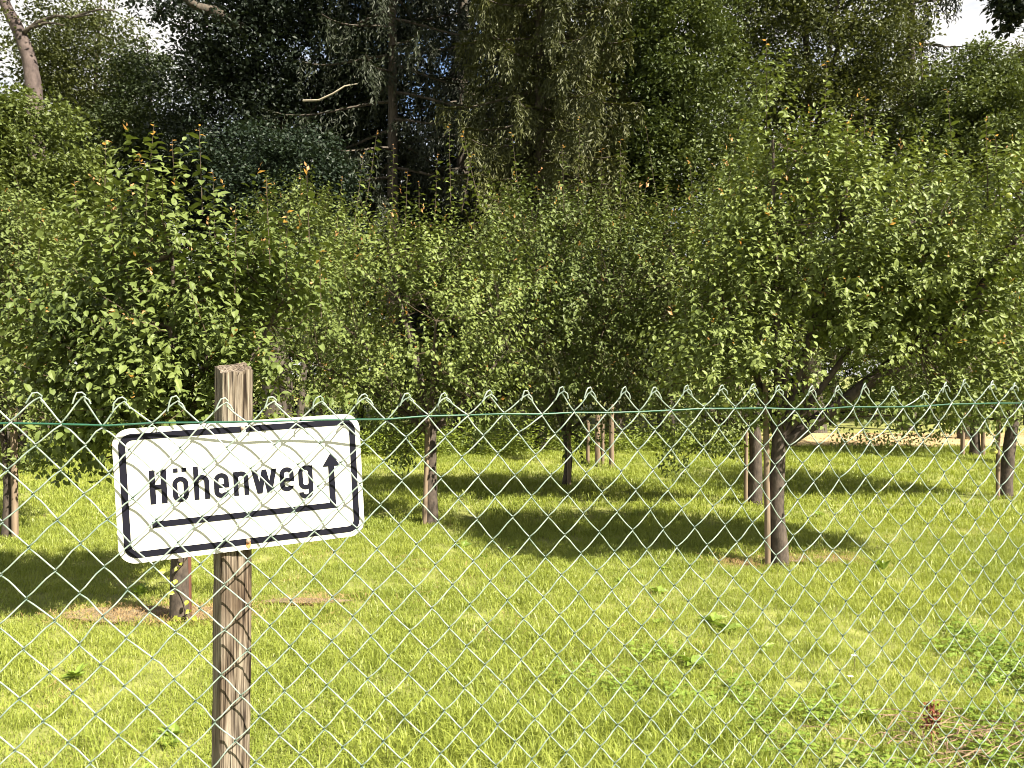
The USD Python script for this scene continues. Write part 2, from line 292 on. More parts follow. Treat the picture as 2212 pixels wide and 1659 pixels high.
p = scatter(5, 2.4, 9); k = meshkit.fbm(p * [.7, .7, 1], 3, 21) > .55; p = p[k]; put(p, rng.uniform(.7, 1.2, len(p))[:, None] * np.ones(3), rng.integers(14, 16, len(p)))
n = 700; p = np.stack([rng.uniform(5.2, 24, n), rng.uniform(17.0, 20.6, n), np.full(n, .015)], 1); put(p, rng.uniform(1.5, 2.6, n)[:, None] * [1, 1, .6], rng.integers(14, 16, n))
fill(inst, np.vstack(P), np.vstack(S), np.concatenate(I), rng)

# ---------------------------------------------------------------- fence, sign, post
AH = np.array([0.94359241, 0.33110931, 0]); DN = np.array([-0.00827515, 0.02358244, -0.99968765]); FN = np.cross(DN, AH); FN /= np.linalg.norm(FN)
if FN[1] > 0: FN = -FN                                   # towards the road
P5 = np.array([-0.50611007, 1.42045923, 1.30647586])
DEV = """7.5,0,17,68;8.5,0,59,-17;9.5,0,76,-1;10.5,0,42,-28;11.5,0,78,19;7,1,10,46;8,1,38,-21;9,1,30,-10;10,1,27,-8;11,1,-8,-52;12,1,4,2;7.5,2,24,7;8.5,2,3,-15;9.5,2,7,-17;10.5,2,-30,-63;11.5,2,4,-2;7,3,-3,-2;8,3,14,-25;9,3,5,-41;10,3,-11,-49;11,3,-24,-25;12,3,-25,10;7.5,4,20,-2;8.5,4,9,-20;9.5,4,3,-40;10.5,4,-23,-32;11.5,4,-24,-1;7,5,3,13;8,5,20,-16;9,5,11,-29;10,5,18,-21;11,5,-7,-17;12,5,-19,20;-0.5,0,51,-49;0.5,0,8,8;1.5,0,-154,77;2.5,0,-157,27;0,1,43,-71;1,1,3,-47;2,1,-98,57;-0.5,2,50,-91;0.5,2,42,-58;1.5,2,-9,27;2.5,2,-20,74;0,3,53,-91;1,3,25,-52;2,3,-1,57;0.5,4,43,-56;1.5,4,17,-17;2.5,4,10,40;3.5,4,-29,30;4.5,4,-32,39;1,5,21,-50;2,5,9,6;3,5,-1,43;4,5,-17,41;5,5,-6,19;0.5,6,56,-33;1.5,6,15,-44;2.5,6,8,1;3.5,6,-5,44;4.5,6,11,31;1,7,51,-35;2,7,7,-31;3,7,-12,10;4,7,25,27;5,7,38,10;0.5,8,93,-23;1.5,8,45,-20;2.5,8,-3,-29;3.5,8,37,-4;4.5,8,63,18;1,9,97,3;2,9,38,-26;3,9,47,-42;4,9,85,9;5,9,90,25;2.5,10,88,-36;3.5,10,78,-40;4.5,10,106,17;16.5,0,-20,-80;17.5,0,8,-67;18.5,0,22,-68;19.5,0,45,14;20.5,0,55,42;21.5,0,157,-14;22.5,0,88,12;16,1,-17,-40;17,1,8,-46;18,1,11,-27;19,1,-13,-9;20,1,70,69;21,1,108,33;22,1,101,80;23,1,56,41;16.5,2,44,-17;17.5,2,37,9;18.5,2,51,7;19.5,2,-28,16;20.5,2,30,15;21.5,2,-10,-4;22.5,2,-49,-24;16.5,4,41,34;17.5,4,33,45;18.5,4,30,28;19.5,4,-34,21;20.5,4,-45,29;21.5,4,-106,-9;22.5,4,-93,-16;16.5,6,-40,54;17.5,6,-35,51;18.5,6,-89,43;19.5,6,-90,37;20.5,6,-120,42;21.5,6,-147,17;22.5,6,-173,5;16.5,8,-74,63;17.5,8,-119,28;18.5,8,-160,5;19.5,8,-163,10;20.5,8,-179,-16;0,-1,27,-18;1,-1,-92,-25;2,-1,-256,69;3,-1,-188,73;4,-1,-169,109;5,-1,-135,96;6,-1,-78,108;7,-1,-41,51;8,-1,-1,52;9,-1,-60,70;10,-1,75,18;11,-1,87,27;12,-1,74,-30;13,-1,-81,-23;14,-1,-59,-15;15,-1,-123,-18;16,-1,-122,-40;17,-1,-15,-52;18,-1,14,-65;19,-1,-94,-18;20,-1,44,1;21,-1,1,-2;22,-1,4,-49;23,-1,73,24;24,-1,271,133;25,-1,163,-62;26,-1,-15,-126;27,-1,132,-85;28,-1,117,-44"""
dv = np.array([[float(x) for x in r.split(',')] for r in DEV.split(';')]); dv[:, 2:] *= 1e-4
DMAP = {(a, b): (c, d) for a, b, c, d in dv}
_jr = np.random.default_rng(3)
JIT = {}
def node(j, r):
    """A crossing of the chain link, in metres along the fence and down it, with its own small irregularity."""
    k = (j, r)
    if k not in JIT:
        if k in DMAP: d = np.array(DMAP[k])
        else:
            w = np.exp(-((dv[:, 0] - j) / 1.2) ** 2 - ((dv[:, 1] - r) / 1.6) ** 2) + 1e-9
            d = (w[:, None] * dv[:, 2:]).sum(0) / (w.sum() + .35) + _jr.normal(0, .0011, 2)
        JIT[k] = np.array([-0.29665 + .07715 * j - .00278 * r, -0.20633 - .00014 * j + .0414 * r]) + d
    return JIT[k]
def W3(st, out=0.0): return P5 + st[0] * AH + st[1] * DN + out * FN

fence = thing('chain_link_fence', 'pale green chain link fence with a green tension wire along its top', 'fence', (0, 0, 0))
JL, JR, ROWS = -7, 37, 32
tt = np.array([0, .10, .28, .5, .72, .90])
for w in range(2 * JL, 2 * JR):
    left_int = (w % 2 == 0); pts = []
    seq = []
    for r in range(-1, ROWS + 1):
        on_left = ((r % 2 != 0) == left_int); j = (w if on_left else w + 1) / 2
        seq.append((node(j, r), on_left, r))
    e = .0017; rw = np.random.default_rng(100 + w)
    sag = rw.normal(0, .0008, ROWS + 2)
    for a in range(len(seq) - 1):
        (p, la, r), (q, lb, _) = seq[a], seq[a + 1]
        p2 = p + [(-e if la else e) * (r >= 0), 0]; q2 = q + [(-e if lb else e), 0]
        front = 1 if (la is False) else -1          # a "/" leg lies in front, a "\" leg behind
        d = q2 - p2; nrm = np.array([-d[1], d[0]]) / np.hypot(*d); bow = (.0009 if front > 0 else -.0006) + .5 * sag[a]
        for t in tt:
            pts.append(W3(p2 + d * t + nrm * bow * math.sin(2 * math.pi * t) * .9 + nrm * sag[a] * math.sin(math.pi * t), front * .0042 * math.sin(math.pi * t) ** .7))
    # the knuckled end: over the partner wire and down the other side
    tip = seq[0][0]; s = 1 if seq[0][1] is False else -1
    hk = rw.uniform(.75, 1.2)
    if s > 0: hook = [(.014 * s, .012 * hk, .006), (.010 * s, .004, .007), (.004 * s, -.0015, .006)]
    else: hook = [(-.0135, .012 * hk, .009), (-.0105, .0005, .010), (-.006, -.0075, .009), (.001, -.0095, .006), (.006, -.004, .002)]
    lead = [W3(tip + np.array([a * rw.uniform(.85, 1.15), b * rw.uniform(.85, 1.15)]), o) for a, b, o in hook]
    pts = lead + pts[(1 if s > 0 else 1):]
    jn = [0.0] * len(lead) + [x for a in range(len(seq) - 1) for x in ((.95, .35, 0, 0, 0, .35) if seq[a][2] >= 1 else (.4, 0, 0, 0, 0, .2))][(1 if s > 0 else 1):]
    wp = obj(fence, 'wire', tube(pts, .00135, 6, FN), M['wire'], True)   # colour mixed to dark green where the wires cross, fainter in the top rows
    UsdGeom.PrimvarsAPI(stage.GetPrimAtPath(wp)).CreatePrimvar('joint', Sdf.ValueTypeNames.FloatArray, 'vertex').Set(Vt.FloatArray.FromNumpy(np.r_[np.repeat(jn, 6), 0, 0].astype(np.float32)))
ten = [W3(.45 * node(j + .5, 0) + .55 * np.array([-0.29665 + .07715 * (j + .5), -0.20633 - .00014 * (j + .5) + (.0012 * math.sin(j * 1.1))]), .0 + .0035 * math.sin(j * 2.0)) for j in range(JL, JR)]
ten2 = np.vstack([np.array(ten[i]) * (1 - t) + np.array(ten[i + 1]) * t for i in range(len(ten) - 1) for t in (0, .33, .66)])
obj(fence, 'tension_wire', tube(ten2, .0017, 6, FN), M['green_wire'], True, label='dark green straight wire threaded through the top row')

# sign: 42 x 23 cm plate with printed border, street name and bent arrow
th, ro, ti, SX, SY, SZ = 0.3916, 0.0534, -0.0087, -0.4779 * 1.011, -0.1817 * 1.011, 1.4408 * 1.011
SC = EYE + SX * RT + SY * UP + SZ * FW
Us = math.cos(th) * RT + math.sin(th) * FW; Ns = -math.sin(th) * RT + math.cos(th) * FW; Vs = UP * math.cos(ti) + Ns * math.sin(ti); Vs = unit(Vs - Us * (Vs @ Us))
Ur = Us * math.cos(ro) + Vs * math.sin(ro); Vr = Vs * math.cos(ro) - Us * math.sin(ro); Nr = np.cross(Ur, Vr)     # Nr towards the viewer
def on_sign(mesh):
    v = np.asarray(mesh.vertices) * 1.011; return SC + v[:, :1] * Ur + v[:, 1:2] * Vr + v[:, 2:] * Nr, np.asarray(mesh.faces)
def rr(w, h, r): return box(-w / 2 + r, -h / 2 + r, w / 2 - r, h / 2 - r).buffer(r, quad_segs=14)
def ext(shape, z0, z1):
    gs = getattr(shape, 'geoms', [shape]); ms = []
    for g in gs:
        m = trimesh.creation.extrude_polygon(g, z1 - z0, engine='earcut'); m.apply_translation([0, 0, z0]); ms.append(m)
    return on_sign(trimesh.util.concatenate(ms))
mm = .001
sign = thing('street_sign', 'white street name sign with black border, bent arrow and the word Höhenweg', 'street sign', SC)
obj(sign, 'plate', ext(rr(.420, .231, .028), -.002, 0), M['sign_white'])
obj(sign, 'border', ext(rr(.402, .213, .021).difference(rr(.380, .191, .012)), .0002, .0007), M['sign_black'])
ST = 9.6
def line(*p, s=ST): return LineString(p).buffer(s / 2, cap_style=2, join_style=2)
SL = 8.0
def stadium(x0, x1, y0, y1, s=SL, k=1.0):
    w = x1 - x0; r = w / 2 * k
    o = box(x0 + r, y0 + r, x1 - r, y1 - r).buffer(r, quad_segs=12) if r < w / 2 - 1e-6 else LineString([((x0 + x1) / 2, y0 + r), ((x0 + x1) / 2, y1 - r)]).buffer(r, quad_segs=12)
    ri = r - s; cx = (x0 + x1) / 2
    i = LineString([(cx, y0 + s + ri), (cx, y1 - s - ri)]).buffer(ri, quad_segs=12)
    return o, i
XB, XT, CT = -17.2, 25.6, 41.4
def g_H(x0, x1): return unary_union([box(x0, XB, x0 + 9, CT), box(x1 - 9, XB, x1, CT), box(x0, 7.5, x1, 16)])
def g_o(x0, x1):
    o, i = stadium(x0, x1, XB - .8, XT + .4); return o.difference(i)
def g_e(x0, x1):
    o, i = stadium(x0, x1, XB - .8, XT + .4); s = o.difference(i); s = s.difference(box((x0 + x1) / 2 + 1, -8.5, x1 + 1, -.4)); return s.union(box(x0 + 2, -.4, x1 - .3, 6.2))
def g_n(x0, x1, top=XT):
    o, i = stadium(x0, x1, XB - 40, XT + .4); return unary_union([o.difference(i).intersection(box(x0, XB, x1, 60)), box(x0, XB, x0 + SL, top)])
def g_w(x0, x1):
    w = x1 - x0; s = 7.8
    def leg(a, b): return Polygon([(a - s * .56, XT), (a + s * .56, XT), (b + s * .56, XB), (b - s * .56, XB)])
    xs = [x0 + s * .56, x0 + w * .305, x0 + w * .5, x0 + w * .695, x1 - s * .56]
    mids = Polygon([(xs[2] - s * .5, XT), (xs[2] + s * .5, XT), (xs[1] + s * .56, XB), (xs[1] - s * .56, XB)])
    mids2 = Polygon([(xs[2] - s * .5, XT), (xs[2] + s * .5, XT), (xs[3] + s * .56, XB), (xs[3] - s * .56, XB)])
    return unary_union([leg(xs[0], xs[1]), mids, mids2, leg(xs[4], xs[3])])
def g_g(x0, x1):
    o, i = stadium(x0, x1, XB - .8, XT + .4); bowl = o.difference(i)
    o2, i2 = stadium(x0, x1, -35, XT); tail = o2.difference(i2).intersection(box(x0 - 1, -36, x1 + 1, -12)).difference(box(x0 - 1, -22.5, x0 + 12, 0))
    return unary_union([bowl, box(x1 - SL, -22, x1, XT), tail])
from shapely import affinity
letters = [('H', g_H(-156, -129)), ('ö', g_o(-120, -94.3)), ('h', g_n(-85.5, -60.3, CT)), ('e', g_e(-52.5, -27.6)), ('n', g_n(-19.8, 5.9)), ('w', g_w(11.2, 54.8)), ('e', g_e(60, 85)), ('g', g_g(93, 118.8))]
for ch, s in letters:
    lp = obj(sign, 'letter', ext(affinity.scale(s, mm, mm, origin=(0, 0)), .0002, .0007), M['sign_black'], label=f'black letter {ch}')
    if ch == 'ö':
        for x in (-117.6, -104.2): obj(lp, 'umlaut_dot', ext(affinity.scale(box(x, 34, x + 7.4, 41.4), mm, mm, origin=(0, 0)), .0002, .0007), M['sign_black'])
obj(sign, 'arrow', ext(affinity.scale(unary_union([box(-155.4, -58, 158.8, -47.4), box(147.9, -58, 158.8, 22), Polygon([(137.2, 20.5), (154, 46.6), (169.8, 20.5)])]), mm, mm, origin=(0, 0)), .0002, .0007), M['sign_black'], label='black arrow running right and turning up')
for k, (u, v) in enumerate([(1.5, 101.7), (-.3, -100.1)]):
    st = blob(0, 0, .0048, .0085, 0, 5 + k, 18, 3)[0]; t = trimesh.Trimesh(np.c_[st[:, 0] + u * mm, st[:, 1] + v * mm - (.006 if k else .001), np.full(len(st), .0009)], blob(0, 0, 1, 1, 0, 5 + k, 18, 3)[1], process=False)
    obj(sign, 'rust_stain', on_sign(t), M['rust'] if k else M['petal'], label='orange rust run below the lower screw' if k else 'chipped paint round the upper screw')
    c = trimesh.creation.revolve(np.array([(0, .0042), (.002, .0041), (.0038, .003), (.0045, .0012), (.0045, -.004), (0, -.004)]), sections=14); c.apply_translation([u * mm, v * mm, .0005])
    sc = obj(sign, 'screw', on_sign(c), M['screw'], 35)

# weathered square fence post: four faces with split and worn grain, rough sawn sloping top
def make_post():
    yaw = math.radians(32); U = np.array([math.cos(yaw), math.sin(yaw), 0]); N = np.array([math.sin(yaw), -math.cos(yaw), 0])
    half_w, depth = .0280, .072; cz = SC + (-.0065) * np.array([Nr[0], Nr[1], 0])
    c0 = at(512, 1200, 1.462); front = np.array([c0[0], c0[1], 0])
    top = at(512, 800, 1.462)[2]; zs = np.linspace(-.35, top, 260)
    nf, ns = 26, 14
    prof = [(-half_w + 2 * half_w * i / nf, 0) for i in range(nf)] + [(half_w, -depth * i / ns) for i in range(ns)] + [(half_w - 2 * half_w * i / nf, -depth) for i in range(nf)] + [(-half_w, -depth + depth * i / ns) for i in range(ns)]
    prof = np.array(prof); m = len(prof)
    corner = np.min([np.hypot(prof[:, 0] - a, prof[:, 1] - b) for a in (-half_w, half_w) for b in (0, -depth)], 0)
    ctr = np.array([0, -depth / 2]); inn = prof - ctr; q = np.arange(m)
    V = np.zeros((len(zs), m, 3))
    Z, Q = np.meshgrid(zs, q, indexing='ij'); PX, PY = prof[Q, 0], prof[Q, 1]
    grain = meshkit.fbm(np.stack([PX * 260, PY * 260, Z * 4.5], -1), 3, 2); crack = meshkit.fbm(np.stack([PX * 90, PY * 90, Z * 2.6], -1), 2, 8)
    dent = meshkit.fbm(np.stack([PX * 20, PY * 20, Z * 14], -1), 3, 4)
    deep = np.clip((.36 - crack) / .10, 0, 1) * .0045 + (.5 - grain) * .0034 + np.exp(-(corner[Q] / .004) ** 2) * (.0025 + .010 * np.clip(dent - .42, 0, 1)) + np.clip(dent - .62, 0, 1) * .012
    L = np.hypot(inn[Q, 0], inn[Q, 1]); X2 = PX - inn[Q, 0] / L * deep; Y2 = PY - inn[Q, 1] / L * deep
    zz = Z + np.where(Z > top - .05, (Z - top + .05) / .05, 0) * ((-Y2 / depth) * .014 + (meshkit.fbm(np.stack([PX * 70, PY * 70, Z * 0], -1), 3, 6) - .5) * .010 + PX * .12 - .002)
    lean = (Z - at(512, 1200, 1.462)[2]) * .013
    V = front + U * (X2 + lean)[..., None] + N * Y2[..., None] + np.array([0, 0, 1.0]) * zz[..., None]
    v = V.reshape(-1, 3); i = np.arange(len(zs) - 1)[:, None] * m; k = np.arange(m)[None]; k2 = (k + 1) % m
    f = np.vstack([np.stack([i + k, i + k2, i + m + k2], -1).reshape(-1, 3), np.stack([i + k, i + m + k2, i + m + k], -1).reshape(-1, 3)])
    ring = V[-1]; rings = [ring]; 
    for s in (.75, .5, .25, 0.02):
        rg = ring.mean(0) + (ring - ring.mean(0)) * s; rg[:, 2] += (meshkit.fbm(rg * 160, 3, 9) - .5) * .006; rings.append(rg)
    base = len(v) - m; add = np.vstack(rings[1:]); v = np.vstack([v, add])
    idx = [np.arange(m) + base] + [np.arange(m) + len(v) - len(add) + q * m for q in range(4)]
    for a, b in zip(idx[:-1], idx[1:]):
        a2, b2 = np.roll(a, -1), np.roll(b, -1); f = np.vstack([f, np.stack([a, a2, b2], 1), np.stack([a, b2, b], 1)])
    return v, f, front
pv, pf, pfront = make_post()
single('fence_post', (pv, pf), M['post_wood'], 'weathered square wooden post behind the street sign', 'post', smooth=40)

# ---------------------------------------------------------------- orchard trees
def shoots(r, lobes, n, up=.7, out=.65):
    """Growing shoots spread through a crown made of lobes: their feet, directions and how far out they stand."""
    vol = np.array([l[1][0] * l[1][1] * l[1][2] for l in lobes]) ** .75; pick = r.choice(len(lobes), n, p=vol / vol.sum())
    C = np.array([l[0] for l in lobes])[pick]; R = np.array([l[1] for l in lobes])[pick]
    d = unit(r.normal(0, 1, (n, 3))); rad = r.uniform(0, 1, n) ** .42
    p = C + d * R * rad[:, None]
    k = meshkit.fbm(p * 1.9, 2, int(r.integers(99))) + r.normal(0, .05, n) > .40; p, d, n = p[k], d[k], int(k.sum())      # uneven: clumps and gaps
    return p, unit(d * out + np.array([0, 0, up]) + r.normal(0, .38, (n, 3)))

def along(r, foot, dirs, lens, spacing, size, young=0.0, droop=.55):
    """Leaves set spirally along the shoots. Gives positions, axes, normals, lengths and which are young tips."""
    n = np.maximum((lens / spacing).astype(int), 4); tot = n.sum(); sid = np.repeat(np.arange(len(n)), n); k = np.arange(tot) - np.repeat(np.cumsum(n) - n, n); t = (k + .5) / n[sid]
    D = dirs[sid]; bend = np.array([0, 0, 1.0]) * .12
    pos = foot[sid] + (D + bend * t[:, None]) * (lens[sid] * t)[:, None]
    a = unit(np.cross(D, np.array([.21, .37, .9]))); b = np.cross(D, a); phi = k * 2.4 + r.uniform(0, 6.28, len(n))[sid] + r.normal(0, .35, tot)
    radial = a * np.cos(phi)[:, None] + b * np.sin(phi)[:, None]
    ax = unit(radial * .9 + D * (.25 + .45 * t ** 3)[:, None] + np.array([0, 0, -droop]) * r.uniform(.2, 1.5, tot)[:, None])
    nr = unit(D * .5 + np.array([0, 0, .55]) + radial * .5 + r.normal(0, .32, (tot, 3)))
    L = size * r.uniform(.62, 1.1, tot) * np.where(t > .88, .62, 1.0)
    yng = (t > .86) & (r.uniform(0, 1, len(n)) < young)[sid]
    ax = np.where(yng[:, None], unit(ax * .5 + D * .9), ax)
    return pos, ax, nr, L, yng, sid

def fruit(r, p, rad):
    m = trimesh.creation.icosphere(2, rad); v = np.array(m.vertices); h = np.hypot(v[:, 0], v[:, 1]) / rad; v[:, 2] *= .92; v[:, 2] -= np.sign(v[:, 2]) * rad * .22 * np.exp(-(h / .28) ** 2)
    return v + p, np.array(m.faces)

def pxlobes(ls, d):
    return [(at(x, y, d + o), np.array([a, (a + b) / 2 * dz, b]) * (d + o) / F) for x, y, a, b, o, dz in ls]

def trunk_mesh(pts, r0, r1, seed, sides=14, flare=1.35):
    pts = np.asarray(pts, float); n = 26; t = np.linspace(0, 1, n); s = np.linspace(0, 1, len(pts)); c = np.stack([np.interp(t, s, pts[:, k]) for k in range(3)], 1)
    for _ in range(3): c[1:-1] = (c[:-2] + 2 * c[1:-1] + c[2:]) / 4
    rad = (r0 + (r1 - r0) * t) * (1 + (flare - 1) * np.exp(-t * 9))
    v, f = tube(c, rad, sides); cc = np.repeat(c, sides, 0); q = v[:len(cc)] - cc
    v[:len(cc)] = cc + q * (1 + .28 * (meshkit.fbm(np.c_[v[:len(cc), :2] * 9, v[:len(cc), 2] * 5], 3, seed) - .5))[:, None]
    return v, f

ORCH = 'apple trees in the fenced orchard'
def orchard_tree(label, px, depth, trunk_r, fork_h, lobes, n_shoot, size, kind, seed, sprouts=(), singles=0, dense=4.2, apples=0, limbs=6, lean=(0, 0), mat='apple_leaf', big_limb=None, young=.10, hang=()):
    r = np.random.default_rng(seed); g = ground(px, depth); L = pxlobes(lobes, depth); n_shoot = int(n_shoot * dense); size = size * .86
    t = thing('apple_tree', label, 'tree', g, ORCH)
    fork = g + [lean[0], lean[1], fork_h]; mid = (g + fork) / 2 + [r.normal(0, .025), 0, 0]
    top = np.array([fork + (L[0][0] - fork) * .75]).ravel(); top[2] = min(top[2], fork[2] + 1.3)
    obj(t, 'trunk', trunk_mesh([g - [0, 0, .1], mid, fork], trunk_r, trunk_r * .8, seed), M['apple_bark'], 50)
    feet, dirs = shoots(r, L, n_shoot); tw = []; n_shoot = len(feet)
    ends = []
    for k in range(limbs):
        l = L[k % len(L)]; e = l[0] + unit(r.normal(0, 1, 3)) * l[1] * .55; c = fork + (e - fork) * .45 + [0, 0, .12 * np.linalg.norm(e - fork)] * np.array([1, 1, r.choice([-.6, .7])])
        q = bez(fork - [0, 0, .06], c, e, 9); obj(t, 'limb', tube(q, np.linspace(trunk_r * .52, .010, 9), 8), M['apple_bark'], True); ends.append(q)
    if big_limb is not None:
        q = np.array(big_limb); obj(t, 'limb', tube(q, np.linspace(trunk_r * .8, trunk_r * .5, len(q)), 10), M['apple_bark'], True, label='thick dark limb leaning out to the right'); ends.append(q)
    lens = r.uniform(.20, .46, n_shoot) * (1 if depth < 8 else 1.15)
    nodes = np.vstack(ends)
    for i in range(0, n_shoot, 8):
        j = np.argmin(((nodes - feet[i]) ** 2).sum(1)); q = nodes[j]
        if np.linalg.norm(q - feet[i]) < .9: tw.append(tube(bez(q, (q + feet[i]) / 2 + [0, 0, -.05], feet[i], 4), np.linspace(.006, .0035, 4), 3, cap=False))
        tw.append(tube(np.stack([feet[i], feet[i] + dirs[i] * lens[i] * .5, feet[i] + dirs[i] * lens[i] * .95 + [0, 0, lens[i] * .1]]), [.0035, .0028, .0015], 3, cap=False))
    if len(sprouts):   # long upright shoots that stand out of the crown
        sf, sd, sl = [], [], []
        for s in sprouts:
            sx, sy, ln = s[:3]; tip = at(sx, sy, depth + (s[3] if len(s) > 3 else r.uniform(-.4, .4))); dd = unit(np.array([(s[4] if len(s) > 4 else r.normal(0, .12)), r.normal(0, .1), 1.0])); sf.append(tip - (dd + [0, 0, .12]) * ln); sd.append(dd); sl.append(ln)
            tw.append(tube(np.stack([sf[-1], sf[-1] + (dd + [0, 0, .06]) * ln * .5, tip]), [.0042, .003, .0015], 4, cap=False))
        feet = np.vstack([feet, sf]); dirs = np.vstack([dirs, sd]); lens = np.r_[lens, sl]
    pos, ax, nr, Ls, yng, sid = along(r, feet, dirs, lens, .021 if depth < 7 else .026, size, young)
    if len(sprouts): yng |= (sid >= n_shoot) & (np.linalg.norm(pos - (feet + (dirs + [0, 0, .12]) * lens[:, None])[sid], axis=1) < size * 1.1)
    for hx, hy, ha, hb, hn in [(a, b, c, d, int(e * 3.4)) for a, b, c, d, e in hang]:      # low hanging sprays under the crown
        c = at(hx, hy, depth); R = np.array([ha, ha, hb]) * depth / F; d = unit(r.normal(0, 1, (hn, 3))) * (r.uniform(0, 1, (hn, 1)) ** .4); hp = c + d * R
        pos = np.vstack([pos, hp]); ax = np.vstack([ax, unit(r.normal(0, .6, (hn, 3)) + [0, 0, -.8])]); nr = np.vstack([nr, unit(r.normal(0, 1, (hn, 3)) + [0, 0, .3])]); Ls = np.r_[Ls, size * r.uniform(.6, 1.0, hn)]; yng = np.r_[yng, np.zeros(hn, bool)]
        q = bez(fork, (fork + c) / 2 + [0, 0, .15], c - [0, 0, R[2] * .6], 8); tw.append(tube(q, np.linspace(.012, .003, 8), 4, cap=False))
    if len(sprouts): Ls = np.where(np.r_[sid >= n_shoot, np.zeros(len(Ls) - len(sid), bool)], Ls * 1.35, Ls)
    W = Ls * r.uniform(.50, .68, len(Ls))
    if tw: obj(t, 'twigs', join(tw), M['twig'], kind='stuff')
    old = np.flatnonzero(~yng)
    if singles:
        sc = Ls[old] / np.linalg.norm(pos[old] - EYE, axis=1) * (1 + .5 * np.maximum(0, (nr[old] @ unit(EYE - L[0][0])))); sc *= r.uniform(.8, 1.2, len(sc)); front = np.linalg.norm(pos[old] - EYE, axis=1) < np.percentile(np.linalg.norm(pos[old] - EYE, axis=1), 30)
        best = old[np.argsort(-(sc * (1 + front)))[:singles]]; v, f = leaves(pos[best], ax[best], nr[best], Ls[best] * 1.08, W[best] * 1.08, 'fine', True)
        for q in range(len(best)): obj(t, 'leaf', (v[q], f), M[mat])
        old = np.setdiff1d(old, best)
    obj(t, 'foliage', leaves(pos[old], ax[old], nr[old], Ls[old], W[old], kind), M[mat], kind='stuff')
    y = np.flatnonzero(yng)
    if len(y): obj(t, 'young_leaves', leaves(pos[y], ax[y], nr[y], Ls[y] * .85, W[y] * .7, 'mid'), M['young_leaf'], kind='stuff', label='orange and reddish young leaves at the shoot tips')
    for k in range(apples):
        i = r.choice(len(pos)); p = pos[i] + (EYE - pos[i]) / np.linalg.norm(EYE - pos[i]) * r.uniform(.0, .12) - [0, 0, .03]
        obj(t, 'apple', fruit(r, p, r.uniform(.021, .030)), M['apple_skin'], True)
    return t, g

def stake(label, px, depth, h, w, mat, lean=0.0, round_=False, grp=None):
    g = ground(px, depth); a = [g - [0, 0, .15], g + [lean * .5, 0, h * .5], g + [lean, 0, h]]
    v, f = trunk_mesh(a, w / 2, w / 2 * .95, int(px), 10, 1.0)
    return single('tree_stake', (v, f), M[mat], label, 'stake', grp or 'wooden stakes beside the orchard trees', smooth=50)

orchard_tree('nearest apple tree behind the street sign, large clear leaves and orange shoot tips', 385, 5.12, .058, .95,
    [(385, 690, 245, 250, 0, .8), (380, 500, 85, 110, 0, .9), (545, 690, 155, 180, .15, .9), (225, 730, 130, 190, 0, .9), (350, 880, 240, 110, -.1, .9), (600, 820, 130, 110, .1, .9), (120, 780, 60, 120, 0, 1)],
    430, .074, 'fine', 11, [(333, 268, .55), (228, 300, .55), (160, 390, .5), (430, 268, .5), (280, 400, .45), (510, 470, .45), (575, 385, .5), (662, 355, .5), (372, 300, .5), (300, 330, .5), (240, 430, .4), (620, 455, .4), (460, 370, .45), (690, 540, .4)],
    singles=300, apples=3, limbs=8, hang=[(165, 970, 100, 80, 130), (330, 930, 60, 50, 50), (200, 900, 110, 60, 120)])
orchard_tree('apple tree with a dark forked trunk standing clear to the right of the street sign', 930, 8.4, .075, 1.0,
    [(900, 690, 230, 250, 0, .9), (890, 600, 130, 130, 0, 1), (1040, 680, 150, 190, .2, 1), (740, 720, 130, 180, .2, 1), (950, 880, 170, 70, 0, 1), (800, 860, 120, 80, 0, 1)],
    480, .072, 'mid', 12, [(785, 330, .8), (815, 280, .75), (850, 310, .7), (970, 265, .8), (1000, 285, .7), (740, 380, .6), (905, 390, .5), (880, 370, .6), (945, 330, .6), (1020, 330, .6)],
    singles=120, limbs=8, hang=[(865, 985, 35, 45, 60), (1030, 935, 40, 40, 55), (840, 920, 60, 45, 60)])
orchard_tree('slim apple tree further back, thin trunk with low branches left of the old stakes', 1222, 11.2, .06, .78,
    [(1210, 660, 190, 220, -1.5, .8), (1120, 570, 120, 140, -1.6, 1), (1310, 590, 150, 150, -1.5, 1), (1220, 850, 160, 80, -.4, 1), (1330, 780, 130, 110, -1.0, 1), (1220, 930, 90, 45, 0, 1)],
    430, .078, 'mid', 13, [(1105, 285, 1.3, -1.6, -.14), (1215, 310, 1.2, -1.6, -.02), (1252, 250, 1.3, -1.5, .0), (1300, 320, 1.1, -1.4, 0), (1340, 300, 1.1, -1.4, .02), (1395, 272, 1.2, -1.5, -.2), (1160, 400, .9, -1.5), (1400, 385, .7, -1.3), (1075, 420, .8)],
    limbs=7, apples=3, mat='apple_leaf_far')
orchard_tree('apple tree in the second row just left of the thick leaning trunk', 1630, 9.7, .085, .95,
    [(1550, 690, 190, 200, 0, 1), (1470, 620, 130, 190, -.4, 1), (1600, 540, 130, 160, 0, 1), (1500, 880, 130, 90, 0, 1), (1440, 780, 110, 130, 0, 1)],
    470, .075, 'mid', 14, [(1440, 400, .9), (1490, 350, .8), (1540, 380, .7)],
    limbs=7, apples=6, mat='apple_leaf_far', hang=[(1455, 975, 40, 60, 110), (1530, 950, 40, 40, 70), (1590, 960, 30, 45, 40)])
bl = [at(1695, 958, 6.62), at(1760, 915, 6.6), at(1850, 845, 6.55), at(1985, 765, 6.5), at(2095, 660, 6.5), at(2150, 570, 6.5), at(2240, 470, 6.5)]
